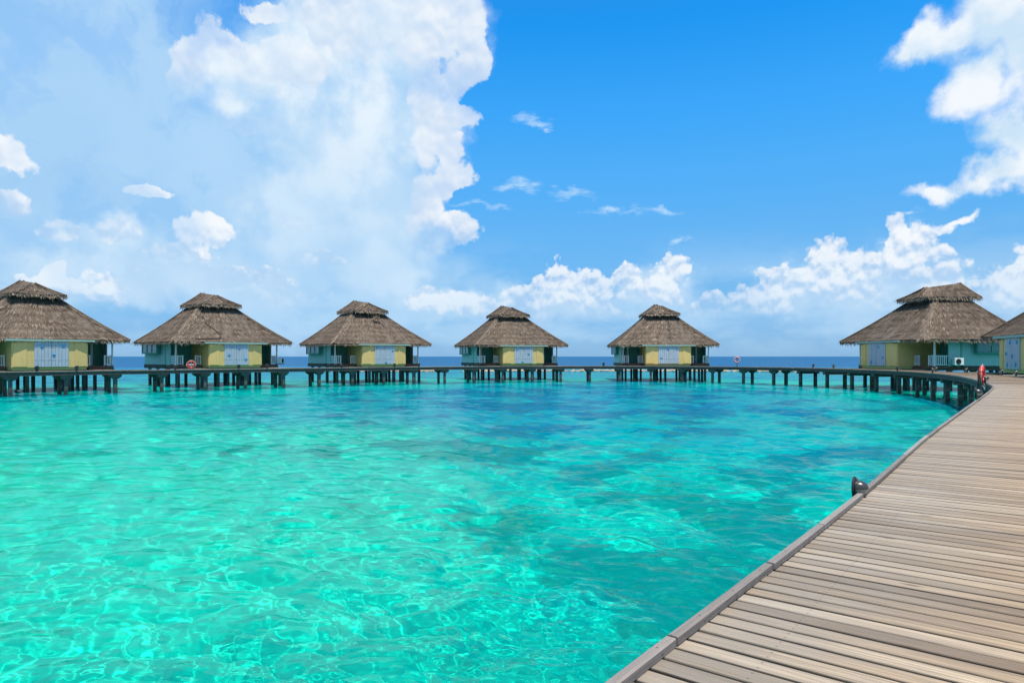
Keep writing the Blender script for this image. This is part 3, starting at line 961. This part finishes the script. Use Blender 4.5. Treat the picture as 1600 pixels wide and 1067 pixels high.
P_('wall_panel', 'panel_l', cham(-1), YELLOW)
P_('wall_panel', 'panel_r', cham(1), YELLOW)
def leaf(x0, x1):
    m = MB()
    n = 5
    for i in range(n):
        a, b = x0 + (x1 - x0) * i / n, x0 + (x1 - x0) * (i + 1) / n
        m.box(a + .008, b - .008, BF - .055 - .006 * (i % 2), BF - .004, 1.82, EAVE - .19)
    m.box(x0 + .01, x1 - .01, BF - .066, BF - .050, 2.30, 2.36).box(x0 + .01, x1 - .01, BF - .066, BF - .050, 3.20, 3.26)
    return m
P_('door_leaf', 'leaf_l', leaf(-1.06, -.01), DOORBLUE)
P_('door_leaf', 'leaf_r', leaf(.01, 1.06), DOORBLUE)
star = MB()
sp = [((.17 if i % 2 == 0 else .062) * sin(i * pi / 5), (.17 if i % 2 == 0 else .062) * cos(i * pi / 5)) for i in range(10)]
star.add([(x, 0, z) for x, z in sp] + [(0, -.05, 0)], [(i, (i + 1) % 10, 10) for i in range(10)] + [tuple(range(9, -1, -1))])
P_('starfish', 'star', star, STARBLUE)
P_('eave_beam', 'gutter', MB().box(-2.75, 2.75, -.14, -.03, EAVE - .17, EAVE - .03), GUTTER)
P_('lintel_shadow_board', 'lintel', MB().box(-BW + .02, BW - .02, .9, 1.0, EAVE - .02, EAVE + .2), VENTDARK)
# main room
body = MB().box(-4.55, 4.55, 3.56, 8.35, FLOOR, EAVE + .24)
for sg in (-1, 1):
    for i in range(11):
        z = FLOOR + i * .19
        x0, x1 = sg * 4.551, sg * (4.551 + .035)
        m0, m1 = min(x0, x1), max(x0, x1)
        if sg < 0:
            body.frus(m0, m1, 3.62, 8.3, z + .004, m1 - .006, m1, 3.62, 8.3, z + .186)
        else:
            body.frus(m0, m1, 3.62, 8.3, z + .004, m0, m0 + .006, 3.62, 8.3, z + .186)
P_('siding_wall', 'body', body, MINT)
for sg, key in ((-1, 'l'), (1, 'r')):
    fm = MB()
    x0, x1 = sorted((sg * 4.60, sg * 4.93))
    fm.box(x0, x1, 4.5, 8.0, 2.78, 2.86).box(x0, x1, 4.5, 8.0, 3.70, 3.78)
    for v in (4.5, 5.63, 6.78, 7.92):
        fm.box(x0, x1, v, v + .08, 2.861, 3.699)
    P_('window_box', 'win_' + key, fm, TEAL)
    for i, v in enumerate((4.59, 5.72, 6.87)):
        xa, xb = sorted((sg * 4.86, sg * 4.89))
        P_('shutter_pane', 'pane_%s%d' % (key, i), MB().box(xa, xb, v, v + 1.03, 2.87, 3.69), PANE)
    # porch beside the bay
    a, b = sorted((sg * 2.37, sg * 4.55))
    P_('porch_floor', 'floor_' + key, MB().box(a, b, 1.35, 3.55, FLOOR - .16, FLOOR - .02), PORCHWOOD)
    d0, d1 = sorted((sg * 2.62, sg * 3.55))
    P_('porch_wall', 'pwall_' + key, MB().box(a + .02, b - .02, 3.50, 3.557, FLOOR - .015, EAVE + .22), TEAL)
    P_('porch_door', 'pdoor_' + key, MB().box(d0, d1, 3.44, 3.498, FLOOR, 3.55).box(d0 + .12, d1 - .12, 3.425, 3.439, FLOOR + .15, FLOOR + .8).box(d0 + .12, d1 - .12, 3.425, 3.439, FLOOR + .95, 3.42), TEAL)
    t0, t1 = sorted((sg * 3.62, sg * 3.80))
    P_('door_trim', 'ptrim_' + key, MB().box(t0, t1, 3.43, 3.497, FLOOR, 3.6), WHITEP)
    c0, c1 = sorted((sg * 4.45, sg * 4.55))
    P_('porch_post', 'post_' + key, MB().box(c0, c1, 1.42, 1.52, FLOOR - .018, EAVE + .22), WHITEP)
    P_('porch_screen', 'screen_' + key, MB().box(*sorted((sg * 4.47, sg * 4.53)), 2.55, 3.49, FLOOR - .018, EAVE + .15), MINT)
    for nm, (r0, r1) in (('ra_', (3.90, 4.40)), ('rb_', (2.42, 2.95))):
        u0, u1 = sorted((sg * r0, sg * r1))
        rm = MB().box(u0, u1, 1.42, 1.48, FLOOR + .70, FLOOR + .77).box(u0, u1, 1.42, 1.48, FLOOR + .05, FLOOR + .11)
        nb_ = max(3, int((r1 - r0) / .13))
        for i in range(nb_):
            c = u0 + (u1 - u0) * (i + .5) / nb_
            rm.box(c - .025, c + .025, 1.43, 1.47, FLOOR + .111, FLOOR + .699)
        rm.box(u0, u0 + .06, 1.415, 1.485, FLOOR - .019, FLOOR + .80).box(u1 - .06, u1, 1.415, 1.485, FLOOR - .019, FLOOR + .80)
        P_('railing', nm + key, rm, WHITEP)
    sm = MB().box(*sorted((sg * 4.46, sg * 4.52)), 1.56, 2.5, FLOOR + .70, FLOOR + .77).box(*sorted((sg * 4.46, sg * 4.52)), 1.56, 2.5, FLOOR + .05, FLOOR + .11)
    for i in range(6):
        sm.box(*sorted((sg * 4.47, sg * 4.51)), 1.62 + i * .15, 1.67 + i * .15, FLOOR + .111, FLOOR + .699)
    P_('railing', 'rs_' + key, sm, WHITEP)
P_('floor_frame', 'frame', MB().box(-4.58, 4.58, 3.3, 8.4, FLOOR - .26, FLOOR - .165).box(-4.58, 4.58, 3.5, 3.62, FLOOR - .165, FLOOR - .012).box(-4.6, -4.45, 1.36, 8.4, FLOOR - .34, FLOOR - .17)
   .box(4.45, 4.6, 1.36, 8.4, FLOOR - .34, FLOOR - .17).box(-4.44, 4.44, 1.33, 1.45, FLOOR - .34, FLOOR - .17).box(-4.6, 4.6, 8.2, 8.42, FLOOR - .165, FLOOR - .01).box(-4.62, -4.552, 3.6, 8.2, FLOOR - .165, FLOOR + .0)
   .box(4.552, 4.62, 3.6, 8.2, FLOOR - .165, FLOOR + .0).box(-2.2, 2.2, .35, 3.2, 1.46, 1.595), DARKWOOD)
P_('stilt', 'stilt', MB().frus(-.11, .11, -.11, .11, -3.2, -.105, .105, -.105, .105, FLOOR - .27), CONCRETE)
STILTS = [(u, v) for v in (1.7, 4.2, 6.2, 8.1) for u in (-4.2, -2.6, 0.0, 2.6, 4.2)] + [(-1.3, .7), (1.3, .7)]

def roof_z(u, v):
    """height of the front slope of the main roof"""
    t = min(1, max(0, v / 3.7))
    return EAVE + (NECK - EAVE) * t - .10 * sin(pi * t) * .9

def bungalow(i, front, phi, label, stars, extra=None):
    root = empty('water_bungalow', (front[0], front[1], 0), phi, label, 'bungalow', 'thatched bungalows on stilts round the lagoon')
    k = i % 3
    roof = obj('thatch_roof', ROOFS[k], root)
    cap = obj('cap_roof', CAPS[(k + 1) % 3], root)
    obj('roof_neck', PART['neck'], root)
    obj('eave_beam', PART['gutter'], root)
    b = obj('bay_wall', PART['bay'], root)
    for key in ('panel_l', 'panel_r'):
        obj('wall_panel', PART[key], b)
    obj('bay_plinth', PART['plinth'], root)
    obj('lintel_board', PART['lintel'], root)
    lv = {-1: obj('door_leaf', PART['leaf_l'], root), 1: obj('door_leaf', PART['leaf_r'], root)}
    rr_ = random.Random(i)
    for (x, z) in stars:
        o = obj('starfish', PART['star'], lv[-1 if x < 0 else 1], (x, BF - .068, z))
        o.rotation_euler[1] = rr_.uniform(-.6, .6)
    w = obj('siding_wall', PART['body'], root)
    for key in 'lr':
        wb = obj('window_box', PART['win_' + key], root)
        for j in range(3):
            obj('shutter_pane', PART['pane_%s%d' % (key, j)], wb)
        obj('porch_floor', PART['floor_' + key], root)
        pw = obj('porch_wall', PART['pwall_' + key], root)
        obj('porch_door', PART['pdoor_' + key], pw)
        obj('door_trim', PART['ptrim_' + key], pw)
        obj('porch_post', PART['post_' + key], root)
        obj('porch_screen', PART['screen_' + key], root)
        for nm in ('ra_', 'rb_', 'rs_'):
            obj('railing', PART[nm + key], root)
    obj('floor_frame', PART['frame'], root)
    for u, v in STILTS:
        obj('stilt', PART['stilt'], root, (u, v, 0), rr_.uniform(-.06, .06))
    for u in (-3.35, 3.35):
        v0 = 1.30
        v = v0
        while v > -9:
            X_, Y_ = front[0] + u * cos(phi) - v * sin(phi), front[1] + u * sin(phi) + v * cos(phi)
            if np.min(np.hypot(PATH[::4, 0] - X_, PATH[::4, 1] - Y_)) < WIDTH + .10:
                break
            v -= .1
        if v0 - v < 7.5:
            g_ = MB()
            n_ = max(1, int((v0 - v) / .14))
            for k_ in range(n_):
                a_ = v + (v0 - v) * k_ / n_
                g_.box(u - .62, u + .62, a_ + .006, a_ + (v0 - v) / n_ - .006, DECK - .035, DECK)
            gw = obj('gangway', g_.mesh('gangway', PORCHDECK), root)
            obj('gangway_beam', MB().box(u - .58, u - .46, v, v0, DECK - .24, DECK - .04).box(u + .46, u + .58, v, v0, DECK - .24, DECK - .04).mesh('gangway_beam', FASCIA), gw)
            obj('step', MB().box(u - .6, u + .6, 1.02, 1.32, DECK + .004, DECK + .12).mesh('step', PORCHWOOD), root)
            obj('stilt', PART['stilt'], root, (u, (v + v0) / 2, -.16))
    if extra:
        extra(root, roof)
    return root

def front_mid(A, phi, w=2 * RW):
    return (A[0] + w / 2 * cos(phi), A[1] + w / 2 * sin(phi))

def roof_cable(uv_pts):
    def f(root, roof):
        pts = [(u, v, roof_z(u, v) + .10) for u, v in uv_pts]
        o = obj('cable', MB().tube(pts, .035, 6).mesh('cable', CABLE, smooth=True), roof)
    return f
def loose_patch(u, v):
    def f(root, roof):
        m = MB()
        r = random.Random(4)
        for _ in range(90):
            a, b = u + r.gauss(0, .22), v + r.gauss(0, .16)
            p = np.array((a, b, roof_z(a, b) + .12 + r.uniform(0, .12)))
            e = p + np.array((r.uniform(-.25, .25), -r.uniform(.2, .5), -.3 + r.uniform(0, .25)))
            m.add([p - (.03, 0, 0), e - (.02, 0, 0), e + (.02, 0, 0), p + (.03, 0, 0)], [(0, 1, 2, 3)], r.uniform(.5, .95))
        obj('loose_thatch', m.mesh('loose_thatch', THATCH, attr='tint'), roof)
    return f

D_ = RAD
H1 = bungalow(0, front_mid((-36.3, 44.8), D_(50)), D_(50), 'thatched yellow water bungalow partly cut off by the left edge of the photo', [(-.62, 3.28), (.72, 3.32), (.12, 2.68)])
H2 = bungalow(1, front_mid((-27.4, 55.2), D_(47)), D_(47), 'second thatched bungalow from the left, with red lifebuoy in front', [(.22, 3.28), (-.68, 2.70), (.80, 2.34)],
              roof_cable([(-1.9, 2.6), (-1.75, 2.3), (-1.9, 1.9), (-1.5, 1.4), (-1.2, .9), (-1.15, .5), (-1.35, .25), (-2.2, .2), (-3.4, .16)]))
H3 = bungalow(2, front_mid((-16.65, 63.7), D_(37)), D_(37), 'third thatched bungalow from the left, with loose thatch patch below its roof cap', [(-.84, 3.40), (.82, 3.15), (.10, 2.02)], loose_patch(.4, 3.0))
H4 = bungalow(3, front_mid((-3.66, 71.6), D_(20)), D_(20), 'fourth thatched bungalow from the left, near the middle of the photo', [(-.80, 3.30), (.50, 2.85), (-.16, 1.98)])
H5 = bungalow(4, front_mid((11.0, 70.9), D_(-1)), D_(-1), 'fifth thatched bungalow from the left, facing straight to the camera', [(-.10, 3.34), (.84, 3.34), (-.78, 2.42)],
              roof_cable([(.9, 3.5), (.55, 3.3), (.60, 2.6), (.42, 2.0), (.5, 1.4), (.35, .8), (.4, .4)]))
H6 = bungalow(5, front_mid((28.6, 59.65), D_(-84.5)), D_(-84.5), 'thatched bungalow seen from its corner, beside the curve of the boardwalk at right', [(.22, 3.30), (.76, 2.45), (-.70, 2.10)])
H7 = bungalow(6, (28.9, 39.4), D_(-108), 'thatched bungalow cut off by the right edge of the photo', [(-.30, 3.36), (.72, 3.36), (-.86, 2.72), (.05, 2.56), (-.70, 2.06), (.55, 2.10)])

# ------------------------------------------------------------------ air conditioners
def air_conditioner(hut, u, v, z, face, label):
    """outdoor unit on a bracket; face = rotation of its front in the bungalow's frame"""
    M = hut.matrix_basis
    a = hut.rotation_euler[2]
    x, y = hut.location.x + u * cos(a) - v * sin(a), hut.location.y + u * sin(a) + v * cos(a)
    root = empty('air_conditioner', (x, y, z), a + face, label, 'air conditioner')
    root.scale = (.85, .85, .85)
    obj('casing', MB().box(-.42, .42, -.16, .16, 0, .62).mesh('casing', WHITEP, bevel=.02), root)
    g_ = MB()
    for r in (.06, .12, .18, .235):
        g_.tube([(-.10 + r * cos(q * pi / 10), -.185, .31 + r * sin(q * pi / 10)) for q in range(20)], .009, 5, close=True)
    obj('fan_grille', g_.mesh('fan_grille', VENTDARK), root)
    fan = MB()
    n_ = 24
    fan.add([(-.10 + .235 * cos(k * 2 * pi / n_), -.165, .31 + .235 * sin(k * 2 * pi / n_)) for k in range(n_)], [tuple(range(n_))])
    for k in range(5):
        a_ = k * 2 * pi / 5
        fan.add([(-.10 + .04 * cos(a_), -.170, .31 + .04 * sin(a_)), (-.10 + .21 * cos(a_ - .35), -.178, .31 + .21 * sin(a_ - .35)), (-.10 + .21 * cos(a_ + .35), -.169, .31 + .21 * sin(a_ + .35))], [(0, 1, 2)])
    obj('fan', fan.mesh('fan', BLACKP), root)
    obj('bracket', MB().box(-.40, -.34, -.15, .32, -.07, -.003).box(.34, .40, -.15, .32, -.07, -.003).mesh('bracket', VENTDARK), root)
air_conditioner(H6, 4.86, 3.05, FLOOR + .06, RAD(90), 'white air conditioner on the wall of the corner bungalow at right')
air_conditioner(H2, 4.75, 1.05, FLOOR + .05, RAD(40), 'white air conditioner at the right end of the second bungalow')

# ------------------------------------------------------------------ deck lights
LP = {}
plate = MB().lathe([(0, 0), (.080, 0), (.086, .006), (.086, .020), (.078, .028), (0, .028)], 28, axis='x', sy=1.0)
plate.v = [(x, y * .86, z * 1.12) for x, y, z in plate.v]
LP['plate'] = plate.mesh('back_plate', BLACKP, smooth=False)
dome_prof = [(.066, .028), (.066, .045), (.063, .068), (.056, .090), (.044, .108), (.027, .120), (.010, .126), (0, .127)]
hood = MB().lathe(dome_prof, 20, axis='x', a0=-.15, a1=pi + .15)
LP['hood'] = hood.mesh('hood', BLACKP, smooth=True)
LP['glass'] = MB().lathe([(r * .93, h - .002) for r, h in dome_prof], 20, axis='x', a0=pi, a1=2 * pi).mesh('glass', LAMPGLASS, smooth=True)
rim = MB().tube([(.034, .07 * cos(a * pi / 12), .07 * sin(a * pi / 12)) for a in range(24)], .006, 6, close=True)
LP['rim'] = rim.mesh('rim', BLACKP, smooth=True)
LP['foot'] = MB().box(.0, .05, -.03, .03, -.12, -.055).mesh('bracket', BLACKP)
def deck_light(s, off, flip, label, size=1.0, z=None, group='black lights along the boardwalk edges'):
    x, y, rz = at(s, off)
    root = empty('deck_light', (x, y, (KZ + .036 if z is None else z)), rz + (pi if flip else 0), label, 'lamp', group)
    root.scale = (size,) * 3
    for k, nm in (('plate', 'back_plate'), ('hood', 'hood'), ('glass', 'glass'), ('rim', 'rim'), ('foot', 'bracket')):
        o = obj(nm, LP[k], root, (0, 0, .118))
S5 = s_of(2.437, 4.85)
deck_light(S5 + .06, -.05, False, 'large black dome light on the near kerb, closest to the camera', .80, KZ - .035)
S_BUOY = s_px(1541, s_of(10, 14.7), s_of(18.9, 27.7))
deck_light(s_px(1528, s_of(8, 12), S_BUOY), -.06, False, 'black light on the kerb just in front of the hanging red lifebuoy', 1.25)
deck_light(s_px(1549, S_BUOY, s_of(19, 28)), -.06, False, 'black light on the kerb just behind the hanging red lifebuoy', 1.25)
SA, SB = s_of(20, 30), s_of(15, 68.4)
deck_light(s_px(1458, SA, s_of(26.2, 47.5)), -.06, False, 'black light on the inner kerb of the curve, left of hanging lifebuoy', 1.4)
deck_light(s_px(1403, SA, s_of(26.1, 50)), -.06, False, 'black light on the inner kerb before the corner bungalow yellow wall', 1.4)
OUT = WIDTH + .05
deck_light(s_px(1589, SA - 6, SA + 9, OUT), OUT, True, 'black light on the outer kerb at the right edge of the photo', 1.4)
deck_light(s_px(1567, SA - 4, SA + 12, OUT), OUT, True, 'black light on the outer kerb right of the hanging lifebuoy', 1.4)
deck_light(s_px(1512, SA, s_of(26.2, 47.5), OUT), OUT, True, 'black light on the outer kerb below the corner bungalow siding', 1.4)
deck_light(s_px(1465, SA, s_of(26.2, 47.5), OUT), OUT, True, 'black light on the outer kerb below the corner bungalow railing', 1.4)
deck_light(s_px(1303, s_of(26, 50), SB, OUT), OUT, True, 'black light on the outer kerb left of the corner bungalow', 1.5)
deck_light(s_px(1271, s_of(26, 50), SB, OUT), OUT, True, 'black light on the outer kerb between corner bungalow and round lifebuoy', 1.5)
SL = s_of(15, 68.4)
for px, where in ((943, 'left of the fifth bungalow'), (654, 'at the right porch of the third bungalow'), (616, 'before the door of the third bungalow'), (533, 'left of the third bungalow door'), (417, 'right of the second bungalow door'),
                  (373, 'before the door of the second bungalow'), (273, 'left of the lifebuoy of the second bungalow'), (119, 'right of the leftmost bungalow door'), (57, 'left of the leftmost bungalow door')):
    deck_light(s_px(px, SL, LEN - 4), -.06, False, 'small black light on the far kerb ' + where, 1.7)

# ------------------------------------------------------------------ lifebuoys
def lifebuoy(x, y, zc, rz, label, bands=4, R_=.295, r_=.075, post=True, rope_drop=0.0, bar=False):
    root = empty('lifebuoy', (x, y, DECK), rz, label, 'lifebuoy', 'red lifebuoys on the boardwalk')
    h = zc - DECK
    m = MB()
    m.tube([(R_ * cos(a * pi / 18), 0, h + R_ * sin(a * pi / 18)) for a in range(36)], r_, 12, close=True)
    ring = obj('ring', m.mesh('ring', RED, smooth=True), root)
    for k in range(bands):
        a0 = pi / 4 + k * 2 * pi / bands
        b = MB().tube([(R_ * cos(a0 + (q - 2) * .055), 0, h + R_ * sin(a0 + (q - 2) * .055)) for q in range(5)], r_ * 1.04, 12, cap=True)
        obj('white_band', b.mesh('white_band', WHITEPL, smooth=True), ring)
    rp = MB()
    for k in range(4):
        a0 = pi / 4 + k * pi / 2
        pts = []
        for q in range(9):
            a = a0 + q / 8 * pi / 2
            R2 = R_ + r_ + .008 + .03 * sin(q / 8 * pi)
            pts.append((R2 * cos(a), -.02, h + R2 * sin(a)))
        rp.tube(pts, .011, 5)
    obj('grab_rope', rp.mesh('grab_rope', ROPE, smooth=True), ring)
    if post:
        pm = MB().box(-.03, .03, .08, .14, -.30, h + R_ * .9).box(-.05, .05, -.02, .079, h + R_ * .62, h + R_ * .74)
        obj('post', pm.mesh('post', DARKWOOD if not bar else WHITEP), root)
    if bar:
        obj('cross_bar', MB().box(-.34, .34, .142, .18, h - .04, h + .04).mesh('cross_bar', WHITEP), root)
    if rope_drop:
        r2 = MB()
        for k, (sx, sw) in enumerate(((-.22, .16), (-.05, -.12), (.14, .18), (.24, .34))):
            r2.tube([(sx + sw * t * (1 - t) * 2, -.06 + .05 * sin(5 * t + k), h - R_ * .55 - rope_drop * t + .10 * k * t * (1 - t)) for t in np.linspace(0, 1, 10)], .010, 5)
        obj('hanging_rope', r2.mesh('hanging_rope', ROPE, smooth=True), ring)
    return root
x, y, rz = at(S_BUOY, -.12)
lifebuoy(x, y, 1.86, math.atan2(x, y) * -1 + RAD(90 - 8), 'red lifebuoy seen edge on, hanging with loose ropes at the deck edge', 0, .29, .07, True, .40)
s1 = s_px(1152, s_of(25.9, 53.5), s_of(15.5, 68.4))
x, y, rz = at(s1, -.02)
lifebuoy(x, y, 2.24, -math.atan2(x, y), 'round red and white lifebuoy on a post right of the fifth bungalow', 8, .235, .058)
s2 = s_px(299, s_of(-15, 59), LEN - 3)
x, y, rz = at(s2, .10)
lifebuoy(x, y, 1.95, -math.atan2(x, y), 'red lifebuoy on a white stand before the second bungalow', 0, .235, .06, True, 0, True)

# ------------------------------------------------------------------ breakwater on the reef edge
import bmesh
r = random.Random(12)
bw = MB()
base = bmesh.new()
bmesh.ops.create_icosphere(base, subdivisions=1, radius=1.0)
iv = [tuple(v.co) for v in base.verts]
iff = [tuple(v.index for v in f.verts) for f in base.faces]
base.free()
for k in range(520):
    X_ = r.uniform(-36, 62)
    if -11 < X_ < -8 or r.random() < .12:
        continue
    a, b, c = r.uniform(.35, 1.0), r.uniform(.3, .7), r.uniform(.14, .34) * (1.5 if -20 < X_ < -13 else 1)
    y0 = 117 + 1.6 * sin(X_ * .09) + r.gauss(0, .7)
    bw.add([(X_ + p[0] * a * r.uniform(.8, 1.2), y0 + p[1] * b * r.uniform(.8, 1.2), .04 + p[2] * c * r.uniform(.7, 1.2)) for p in iv], iff)
tag(obj('breakwater_rocks', bw.mesh('breakwater_rocks', ROCK)), 'low line of tan rocks breaking the water behind the boardwalk', 'rocks', kind='stuff')
